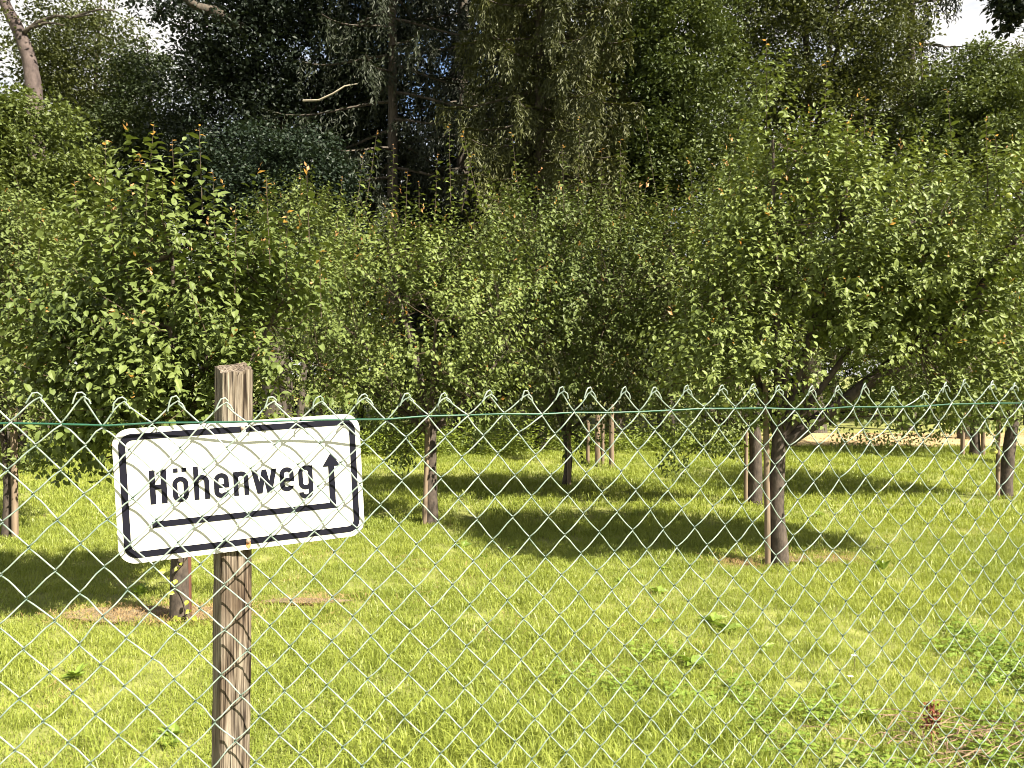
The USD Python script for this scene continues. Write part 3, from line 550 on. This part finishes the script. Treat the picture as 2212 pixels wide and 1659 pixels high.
orchard_tree('thick trunked apple tree with a dark limb reaching right and the tallest shoots', 1690, 6.6, .068, 1.08,
    [(1780, 560, 230, 230, 0, .8), (1668, 450, 85, 170, 0, .9), (1660, 280, 30, 110, 0, 1), (1820, 450, 120, 130, .2, 1), (1965, 540, 150, 175, .3, 1), (2090, 560, 130, 190, .2, 1), (1590, 680, 120, 150, -.1, 1), (1790, 770, 150, 80, -.1, 1), (2110, 760, 120, 110, .2, 1), (1560, 800, 150, 90, -.2, 1), (1950, 860, 170, 50, .1, .6), (1700, 820, 130, 80, -.35, .6), (2150, 850, 130, 60, 0, 1), (1880, 620, 150, 120, -.2, .6), (2040, 580, 130, 110, -.35, .6), (2140, 470, 90, 110, -.35, .6), (1890, 740, 130, 70, -.3, .6), (2060, 690, 100, 60, -.3, .6)],
    900, .068, 'fine', 15, [(1655, 85, .7, 0, 0), (1600, 255, .5), (1785, 130, .85, 0, .02), (1990, 95, .3, .5, 0), (1870, 205, .5), (1830, 260, .6), (2045, 190, 1.0, .2, -.1), (2130, 250, .6), (1945, 300, .6), (2150, 290, .6), (1580, 420, .5), (1700, 290, .5), (1750, 260, .5), (2185, 330, .5), (1530, 520, .5)],
    singles=300, apples=24, limbs=7, lean=(-.02, .02), big_limb=bl, hang=[(1750, 880, 90, 40, 60), (1650, 890, 60, 40, 40), (1560, 885, 120, 50, 80), (1900, 870, 150, 45, 90), (2060, 885, 130, 45, 80)])
orchard_tree('apple tree at the right edge with a dark twisted trunk and a thin stake', 2172, 10.2, .085, 1.0,
    [(2140, 700, 200, 190, 0, 1), (2050, 640, 150, 190, -.3, 1), (2230, 560, 150, 220, 0, 1), (1990, 820, 130, 80, -.2, 1), (2130, 880, 160, 60, 0, 1), (1880, 860, 120, 70, -.4, 1)],
    520, .074, 'mid', 16, [(2080, 400, .7), (2170, 380, .8)], limbs=8, apples=14, mat='apple_leaf_far', lean=(.1, 0), hang=[(1985, 935, 70, 35, 70), (1890, 955, 45, 30, 50), (1820, 945, 30, 30, 25)])
orchard_tree('apple tree at the left edge, mostly out of view, with two thin stems below', 12, 7.7, .05, .9,
    [(-10, 720, 150, 230, 0, 1), (90, 640, 110, 180, .3, 1), (-60, 560, 130, 180, 0, 1), (40, 900, 130, 90, 0, 1), (110, 830, 80, 110, .3, 1)],
    420, .072, 'mid', 17, [(40, 430, .6), (90, 450, .5)], limbs=6, mat='apple_leaf_far', hang=[(60, 985, 60, 40, 60)])
orchard_tree('back row apple tree on the right, dark trunk against the tan stubble', 2107, 15.4, .09, 1.1,
    [(2080, 760, 150, 130, 0, 1), (1950, 720, 130, 150, 0, 1), (2200, 720, 130, 160, 0, 1), (1980, 850, 110, 60, 0, 1), (1830, 740, 120, 140, 0, 1), (2070, 600, 150, 130, 0, 1)],
    560, .085, 'lite', 19, limbs=6, mat='apple_leaf_far', apples=8)
orchard_tree('back row apple tree seen through the gap left of the forked trunk', 700, 12.4, .07, 1.0,
    [(690, 640, 150, 190, 0, 1), (620, 780, 110, 110, 0, 1), (760, 800, 110, 90, 0, 1), (650, 520, 110, 110, 0, 1)],
    420, .08, 'lite', 20, limbs=6, mat='apple_leaf_far')
stake('reddish brown stake tied to the nearest left apple trunk', 404, 5.16, 1.0, .042, 'red_stake')
stake('grey stake pressed against the forked trunk', 915, 8.33, 1.3, .05, 'stake_wood', .06)
stake('tall thin stake left of the thick leaning trunk', 1661, 6.58, 1.5, .048, 'stake_wood', -.03)
stake('stake left of the second row trunk', 1612, 9.66, 1.2, .05, 'stake_wood')
stake('short pale stake beside the slim back trunk', 1229, 11.15, .75, .055, 'stake_wood')
stake('leftmost old stake of the back group', 1270, 13.9, .75, .07, 'stake_wood')
stake('broad old stake in the middle of the back group', 1291, 13.7, .85, .09, 'stake_wood')
stake('narrow stake beside the broad old stake', 1302, 13.9, .8, .06, 'stake_wood')
stake('tallest old stake at the right of the back group', 1321, 13.4, 1.05, .09, 'stake_wood')
stake('thin stake left of the twisted trunk at the right edge', 2157, 10.1, 1.3, .05, 'stake_wood')
stake('pale stake beside the stems at the left edge', 30, 7.65, 1.25, .065, 'stake_wood')
stake('dark stake left of the back trunk on the stubble', 2080, 15.0, 1.2, .08, 'stake_wood')
stake('dark stake right of the back trunk on the stubble', 2124, 15.3, 1.2, .08, 'stake_wood')

# yellow-leaved creeper on the left trunk and its stake
cr = thing('creeper', 'yellow leaved creeper climbing the nearest left apple trunk and its stake', 'climbing plant', gA)
stem = np.array([gA + [.035 + .05 * math.sin(k * .9), -.062, .02 + k * .05] for k in range(14)]); obj(cr, 'stem', tube(stem, .003, 5), M['twig'], True)
r = np.random.default_rng(5); i = r.integers(0, 14, 22); pos = stem[i] + np.c_[r.normal(.01, .035, 22), r.uniform(-.02, 0, 22), r.normal(0, .03, 22)]
v, f = leaves(pos, np.c_[r.normal(0, .5, 22), r.uniform(-.6, -.1, 22), r.uniform(-.6, .5, 22)], np.c_[r.normal(.4, .3, 22), np.full(22, -1.), r.uniform(.2, 1, 22)], r.uniform(.032, .05, 22), r.uniform(.024, .036, 22), 'fine', True)
for q in range(22): obj(cr, 'leaf', (v[q], f), M['creeper_leaf'])

# ---------------------------------------------------------------- trees and shrubs beyond the orchard
def clumps(r, L, n, rad, per, size, flat=.6, shell=.5, droop=.3):
    vol = np.array([l[1][0] * l[1][2] for l in L]); pick = r.choice(len(L), n, p=vol / vol.sum())
    d = unit(r.normal(0, 1, (n, 3))); c = np.array([l[0] for l in L])[pick] + d * np.array([l[1] for l in L])[pick] * (shell + (1.22 - shell) * r.uniform(0, 1, (n, 1)) ** .8)
    cr = rad * r.uniform(.4, 1.5, n); m = (per * r.uniform(.5, 1.5, n)).astype(int); sid = np.repeat(np.arange(n), m); t = len(sid)
    q = unit(r.normal(0, 1, (t, 3))) * (r.uniform(0, 1, (t, 1)) ** .45); pos = c[sid] + q * cr[sid][:, None] * [1, 1, flat]
    ax = unit(q * [1, 1, .4] + r.normal(0, .45, (t, 3)) + [0, 0, -droop]); nr = unit(np.array([0, 0, .8]) + q * .5 + r.normal(0, .45, (t, 3)))
    return c, leaves(pos, ax, nr, size * r.uniform(.6, 1.25, t), size * r.uniform(.5, .85, t), 'lite')

def broad_tree(name, label, px, depth, lobes, n, rad, per, size, mat, seed, trunk_r=.18, trunk_px=None, bark='bark', group='trees behind the orchard', category='tree', limbs=5, flat=.6, shell=.5):
    r = np.random.default_rng(seed); g = ground(px, depth); L = pxlobes(lobes, depth); t = thing(name, label, category, g, group)
    path = [g - [0, 0, .2]] + ([at(x, y, depth) for x, y in trunk_px] if trunk_px else [(g + L[0][0]) / 2 + [r.normal(0, .2), .2, 0], L[0][0] + [0, .3, 0]])
    obj(t, 'trunk', trunk_mesh(path, trunk_r, trunk_r * (.45 if trunk_px else .2), seed, 12), M[bark], 50)
    c, mesh = clumps(r, L, int(n * 1.6), rad, per * 1.35, size * 1.08, flat, shell, .08)
    for k in range(limbs):
        e = c[r.integers(len(c))]; s = np.array(path[-2]) + (np.array(path[-1]) - np.array(path[-2])) * r.uniform(.1, .8); obj(t, 'limb', tube(bez(s, (s + e) / 2 + [0, 0, .3], e, 8), np.linspace(trunk_r * .4, .015, 8), 6), M[bark], True)
    obj(t, 'crown', mesh, M[mat], kind='stuff')
    return t

def conifer(name, label, px, depth, top_z, spread, nb, seed, mat, trunk_r=.2, z0=1.5, hang=.5, side=1.0, group='trees behind the orchard', per=1.0):
    r = np.random.default_rng(seed); g = ground(px, depth); t = thing(name, label, 'tree', g, group)
    obj(t, 'trunk', trunk_mesh([g - [0, 0, .2], g + [0, 0, top_z * .5], g + [0, 0, top_z]], trunk_r, .03, seed, 12), M['bark'], 50)
    P, A, N, LL = [], [], [], []; br = []
    for k in range(nb):
        h = z0 + (top_z - z0) * (k / nb) ** .95; az = k * 2.4 + r.normal(0, .25); Lb = spread * (1 - ((h - z0) / (top_z - z0)) * .85) * r.uniform(.75, 1.15)
        o = np.array([math.cos(az), math.sin(az), 0]); s = np.linspace(0, 1, 9)[:, None]
        q = g + [0, 0, h] + o * Lb * s + np.array([0, 0, 1.0]) * (Lb * (-.42 * s ** 1.3 + .20 * s ** 4) + .1 * s)
        br.append(tube(q, np.linspace(.035, .008, 9), 4, cap=False))
        m = int(Lb * 24 * per); u = r.uniform(.02, 1, m) ** .85; c = np.stack([np.interp(u, s[:, 0], q[:, i]) for i in range(3)], 1); sgn = r.choice([-1, 1], m); lat = np.array([-o[1], o[0], 0])
        hl = hang * r.uniform(.35, 1.2, m) * (.5 + .6 * np.sin(u * 2.6)); spread_l = r.uniform(.02, .35, m) * (1.1 - u)
        for stp in range(9):
            w = (stp + .4) / 9; pp = c + lat * (sgn * spread_l * w ** .6)[:, None] + o * (.06 * w) + np.array([0, 0, -1.0]) * (hl * w)[:, None] + r.normal(0, .016, (m, 3)); P.append(pp)
            A.append(unit(np.array([0, 0, -.8]) + lat * (sgn * .35)[:, None] + o * .25 + r.normal(0, .45, (m, 3)))); N.append(unit(o * .7 + r.normal(0, .6, (m, 3)) + [0, 0, .5])); LL.append(r.uniform(.09, .17, m))
        # needled top side of the branch itself
        m2 = int(Lb * 30 * per); u = r.uniform(.1, 1, m2); c = np.stack([np.interp(u, s[:, 0], q[:, i]) for i in range(3)], 1); P.append(c); A.append(unit(o * .8 + lat * r.normal(0, .7, m2)[:, None] + [0, 0, -.1])); N.append(unit(np.array([0, 0, 1.0]) + r.normal(0, .3, (m2, 3)))); LL.append(r.uniform(.10, .2, m2))
    P, A, N, LL = np.vstack(P), np.vstack(A), np.vstack(N), np.concatenate(LL)
    obj(t, 'branches', join(br), M['bark'], kind='stuff')
    obj(t, 'crown', leaves(P, A, N, LL, LL * .30, 'lite'), M[mat], kind='stuff')
    return t

# far left: tall half-bare tree, bushes, mid green trees
tl = broad_tree('broadleaf_tree', 'tall half bare tree with a reddish trunk at the upper left corner', 88, 20, [(10, 30, 120, 60, 0, 1), (140, 60, 90, 50, .5, 1), (-60, -60, 200, 90, 0, 1), (180, -80, 160, 70, 0, 1)], 70, .5, 34, .085, 'olive_leaf', 31, .22, [(76, 213), (65, 131), (41, 65), (5, 0), (-10, -120)], 'pale_bark', limbs=2)
for k, q in enumerate([[(52, 70), (79, 49), (120, 34), (164, 37), (200, 30)], [(70, 60), (95, 50), (115, 50), (140, 55)], [(150, 40), (185, 28), (215, 20), (250, 24)]]):
    obj(tl, 'bare_branch', tube(np.array([at(x, y, 19.9) for x, y in q]), np.linspace(.055 - .012 * k, .015, len(q)), 7), M['bark'], True)
broad_tree('broadleaf_tree', 'olive green tree right of the half bare trunk, backlit edge', 190, 23, [(180, 170, 110, 130, 0, 1), (230, 80, 60, 80, 0, 1), (150, 300, 130, 130, 0, 1), (100, 120, 70, 70, 0, 1)], 230, .55, 62, .09, 'olive_leaf', 32)
broad_tree('broadleaf_tree', 'mid green tree below the left sky gap', 310, 22, [(320, 230, 100, 110, 0, 1), (300, 160, 60, 60, 0, 1), (350, 330, 110, 130, 0, 1), (260, 380, 110, 120, 0, 1)], 240, .5, 62, .09, 'ash_leaf', 33)
broad_tree('tall_bush', 'bright green bush at the left edge above the left apple tree', 40, 13.5, [(60, 330, 130, 110, 0, 1), (-20, 300, 100, 110, 0, 1), (150, 420, 90, 80, 0, 1), (30, 480, 150, 120, .3, 1)], 210, .34, 64, .075, 'bright_bush_leaf', 34, .07, limbs=4, group='bushes behind the orchard', category='bush')
broad_tree('tall_bush', 'pale green bush below the bright bush at the left edge', 30, 11.6, [(20, 540, 120, 90, 0, 1), (90, 620, 110, 110, 0, 1), (-30, 680, 120, 120, 0, 1), (180, 560, 90, 90, .8, 1)], 190, .30, 60, .07, 'bright_bush_leaf', 35, .06, limbs=4, group='bushes behind the orchard', category='bush')
# the dark oak with its bough over the sky gap
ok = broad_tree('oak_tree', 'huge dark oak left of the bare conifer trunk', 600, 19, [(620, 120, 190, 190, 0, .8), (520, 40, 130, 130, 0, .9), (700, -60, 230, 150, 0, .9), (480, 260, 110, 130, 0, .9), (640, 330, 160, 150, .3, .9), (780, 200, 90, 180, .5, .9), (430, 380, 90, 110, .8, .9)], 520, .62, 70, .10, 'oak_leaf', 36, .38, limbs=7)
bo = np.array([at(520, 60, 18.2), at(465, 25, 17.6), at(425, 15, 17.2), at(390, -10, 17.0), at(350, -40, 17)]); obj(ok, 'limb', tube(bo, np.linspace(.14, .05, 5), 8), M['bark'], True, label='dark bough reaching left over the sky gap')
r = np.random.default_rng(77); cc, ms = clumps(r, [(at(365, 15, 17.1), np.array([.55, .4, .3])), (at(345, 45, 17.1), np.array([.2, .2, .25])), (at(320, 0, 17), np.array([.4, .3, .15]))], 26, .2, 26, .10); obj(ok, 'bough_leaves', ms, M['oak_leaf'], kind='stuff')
broad_tree('broadleaf_tree', 'small blue green tree under the dark oak', 640, 15.5, [(640, 360, 90, 90, 0, 1), (560, 420, 80, 80, 0, 1), (700, 440, 70, 90, 0, 1), (500, 330, 60, 60, .5, 1), (620, 500, 130, 90, 0, 1)], 200, .34, 60, .08, 'teal_leaf', 37, .08, limbs=5)
# conifers in the middle
lt = conifer('conifer', 'dark conifer with a bare trunk and drooping sprays left of centre', 850, 18, 17, 3.0, 60, 41, 'dark_needle', .16, 5.0, .8, per=.8)
dead = np.array([at(655, 220, 16.2), at(690, 214, 16.1), at(720, 203, 16.0), at(745, 188, 16.0), at(772, 181, 16.0)]) + np.array([[0, 0, .02], [0, 0, -.02], [0, 0, .01], [0, 0, 0.02], [0, 0, 0]]); obj(lt, 'dead_branch', tube(dead, [.024, .022, .019, .016, .007], 7), M['dead_wood'], True, label='pale bare dead branch')
conifer('conifer', 'olive spruce with hanging sprays in the middle of the wood', 1165, 16.5, 17, 2.9, 190, 42, 'spruce_needle', .13, 1.6, .6, per=1.35)
conifer('conifer', 'dark spruce behind the olive one', 1000, 20.5, 22, 3.3, 120, 43, 'dark_needle', .2, 1.6, .7, per=1.1)
conifer('conifer', 'dark spruce right of the olive one, mostly hidden by the light green tree', 1330, 20, 21, 3.0, 110, 45, 'dark_needle', .2, 1.6, .6, per=1.0)
conifer('conifer', 'spruce with feathery tips beside the right sky gap', 1960, 22, 22, 2.0, 90, 44, 'dark_needle', .2, 3, .7, per=1.1)
broad_tree('broadleaf_tree', 'dark broadleaf tree closing the wood behind the middle conifers', 1060, 25, [(1060, 100, 260, 200, 0, .8), (900, 250, 200, 200, 0, .8), (1250, 240, 220, 220, 0, .8), (1050, 420, 330, 160, 0, .8), (1150, -60, 260, 150, 0, .8)], 520, .8, 60, .13, 'oak_leaf', 57, .25)
# right hand broadleaf trees
broad_tree('broadleaf_tree', 'light green tree right of the olive spruce', 1440, 18, [(1450, 120, 130, 150, 0, 1), (1390, 260, 110, 130, 0, 1), (1520, 270, 130, 140, 0, 1), (1450, 400, 160, 120, 0, 1), (1480, 10, 100, 110, 0, 1)], 420, .5, 62, .085, 'bush_leaf', 51)
broad_tree('broadleaf_tree', 'dense olive green tree filling the upper right', 1760, 21, [(1760, 120, 190, 150, 0, .9), (1660, 30, 120, 120, 0, .9), (1860, 30, 120, 120, 0, .9), (1760, 260, 190, 140, 0, .9), (1620, 200, 90, 120, 0, .9), (1900, 230, 100, 110, 0, 1), (1760, -120, 230, 120, 0, 1)], 560, .6, 64, .09, 'olive_leaf', 52, .26)
broad_tree('broadleaf_tree', 'small bright green tree under the right sky gap', 2090, 19, [(2085, 200, 75, 90, 0, 1), (2120, 150, 45, 50, 0, 1), (2150, 260, 90, 100, 0, 1), (2060, 320, 100, 110, 0, 1)], 230, .40, 60, .085, 'bush_leaf', 53)
broad_tree('broadleaf_tree', 'pale yellowish tree at the right edge', 2230, 24, [(2215, 200, 60, 90, 0, 1), (2240, 120, 50, 50, 0, 1), (2260, 300, 110, 130, 0, 1)], 160, .5, 55, .09, 'olive_leaf', 54)
tr = broad_tree('oak_tree', 'dark overhanging branch tips in the upper right corner', 2420, 13, [(2330, -60, 110, 90, 0, 1), (2225, 20, 60, 26, 0, 1), (2200, -10, 60, 40, 0, 1), (2178, 40, 18, 30, 0, 1)], 70, .22, 40, .09, 'oak_leaf', 55, .2)
# dark filling of the wood: understorey trees and shrubs
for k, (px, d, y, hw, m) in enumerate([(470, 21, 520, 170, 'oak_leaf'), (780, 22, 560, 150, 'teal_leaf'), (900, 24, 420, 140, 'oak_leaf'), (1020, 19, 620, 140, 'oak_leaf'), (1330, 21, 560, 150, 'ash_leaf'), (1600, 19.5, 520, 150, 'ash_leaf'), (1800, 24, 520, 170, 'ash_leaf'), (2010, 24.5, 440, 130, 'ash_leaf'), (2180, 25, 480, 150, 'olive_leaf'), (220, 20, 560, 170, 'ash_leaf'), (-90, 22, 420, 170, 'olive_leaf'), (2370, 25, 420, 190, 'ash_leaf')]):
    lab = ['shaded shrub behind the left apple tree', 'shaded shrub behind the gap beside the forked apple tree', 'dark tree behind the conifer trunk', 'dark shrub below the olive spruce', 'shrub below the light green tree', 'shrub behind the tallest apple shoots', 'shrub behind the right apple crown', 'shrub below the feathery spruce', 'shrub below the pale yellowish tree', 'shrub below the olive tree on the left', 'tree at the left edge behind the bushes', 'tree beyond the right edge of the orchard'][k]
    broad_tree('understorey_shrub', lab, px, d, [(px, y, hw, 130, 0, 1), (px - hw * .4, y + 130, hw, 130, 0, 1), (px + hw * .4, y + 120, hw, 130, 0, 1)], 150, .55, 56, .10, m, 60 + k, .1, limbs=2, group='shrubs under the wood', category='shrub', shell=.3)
# far wood that closes the view between the trunks
def wood():
    r = np.random.default_rng(91); out = []
    for k in range(34):
        x = -27 + 54 * k / 33 + r.normal(0, .6); y = r.uniform(29, 33); h = r.uniform(7, 10) if -14 < x < -9 or 15 < x < 21 else r.uniform(10, 15)
        out.append(clumps(r, [(np.array([x, y, h * .45]), np.array([1.8, 1.2, h * .5]))], 105, .85, 46, .22, shell=.1)[1])
    return join(out)
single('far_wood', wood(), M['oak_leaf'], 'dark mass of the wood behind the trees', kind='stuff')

# light green tall weeds at the edge of the orchard
def weeds():
    r = np.random.default_rng(15); n = 5200
    x = r.uniform(-16, 5.2, n); y = 15.2 + r.uniform(0, 1.8, n) + .5 * np.sin(x * .9); k = meshkit.fbm(np.c_[x * .6, y * .6, 0 * x], 3, 2); h = (.25 + 1.3 * np.clip(k - .25, 0, 1)) * r.uniform(.7, 1.2, n)
    P, A, N, L = [], [], [], []
    for s in range(7):
        t = (s + .6) / 7; a = r.uniform(0, 6.28, n)
        P.append(np.c_[x + .05 * np.cos(a), y + .05 * np.sin(a), h * t]); A.append(np.c_[np.cos(a), np.sin(a), r.uniform(-.3, .6, n)]); N.append(np.c_[r.normal(0, .4, (n, 2)), np.ones(n)]); L.append(r.uniform(.05, .11, n))
    P, A, N, L = np.vstack(P), np.vstack(A), np.vstack(N), np.concatenate(L)
    return leaves(P, A, N, L, L * .42, 'lite')
single('undergrowth', weeds(), M['weed_leaf'], 'light green tall weeds along the back edge of the orchard grass', kind='stuff')

# ---------------------------------------------------------------- small plants and litter in the grass
def weed_plant(px, py, size, n, label, rise=1.2, wide=.46, mat='broad_leaf', seed=0):
    d = 1.6 * F / (py - 802); g = ground(px, d); t = thing('broadleaf_weed', label, 'weed', g, 'leafy weeds in the orchard grass')
    r = np.random.default_rng(seed + int(px)); n = int(n * 1.5); az = np.arange(n) * 2.4 + r.normal(0, .5, n); ax = np.c_[np.cos(az), np.sin(az), r.uniform(.1, 1.6, n) * rise]; L = size * .52 * r.uniform(.5, 1.15, n)
    v, f = leaves(g + r.normal(0, .01, (n, 3)) * [1, 1, 0] + [0, 0, .01], ax, np.array([[0, 0, 1.0]]) + r.normal(0, .2, (n, 3)) - ax * [.5, .5, 0], L, L * wide, 'fine', True)
    for q in range(n): obj(t, 'leaf', (v[q], f), M[mat])
weed_plant(300, 1290, .22, 12, 'dark leafy dock plant left of the left apple trunk', 1.6)
weed_plant(1905, 1235, .20, 10, 'tall leafy weed right of the thick leaning trunk', 1.8)
weed_plant(500, 1420, .15, 11, 'leafy weed just left of the wooden post', 1.1)
weed_plant(160, 1470, .15, 12, 'broad low weed in the grass at the left', .8)
weed_plant(370, 1600, .14, 11, 'broad low weed left of the foot of the wooden post', .8)
# dead dock seed head, dry twigs, small flowers
d = 1.6 * F / (1610 - 802); g = ground(2018, d); t = thing('dock_seed_head', 'dark reddish brown dead seed head standing in the lower right grass', 'dry plant', g)
obj(t, 'stalk', tube(np.stack([g, g + [0, 0, .09], g + [.008, 0, .17]]), .003, 5), M['dock_seed'], True)
r = np.random.default_rng(8); n = 130; obj(t, 'seeds', leaves(g + np.c_[r.normal(0, .016, (n, 2)), r.uniform(.05, .18, n)], r.normal(0, 1, (n, 3)), r.normal(0, 1, (n, 3)), .018, .013, 'lite'), M['dock_seed'], kind='stuff')
r = np.random.default_rng(18); c = ground(2160, 3.38); tw = []
for k in range(170):
    p = c + [r.normal(0, .26), r.normal(0, .13), r.uniform(.0, .06)]; a = r.uniform(0, 6.28); q = np.array([math.cos(a), math.sin(a) * .7, r.normal(0, .15)]) * r.uniform(.08, .32); tw.append(tube(np.stack([p, p + q * .5 + [0, 0, .012], p + q]), [.003, .0025, .0012], 4, cap=False))
single('dry_twigs', join(tw), M['brown_stalk'], 'heap of dry brown twigs and stalks in the lower right corner', kind='stuff')
def flower(px, py, mat, rad, h, label, cat='flower'):
    d = 1.6 * F / (py - 802) ; g = ground(px, d); t = thing('flower', label, cat, g); obj(t, 'stem', tube(np.stack([g, g + [.004, 0, h * .5], g + [0, 0, h]]), .0014, 4), M['twig'])
    n = 11; az = np.arange(n) * 2 * np.pi / n; obj(t, 'petals', leaves(np.tile(g + [0, 0, h], (n, 1)), np.c_[np.cos(az), np.sin(az), np.full(n, .35)], np.tile([0, 0, 1.0], (n, 1)), rad, rad * .55, 'mid'), M[mat])
flower(1848, 1452, 'petal', .016, .08, 'small white flower in the grass at the right, the upper of two')
flower(1841, 1500, 'petal', .016, .08, 'small white flower in the grass at the right, the lower of two')
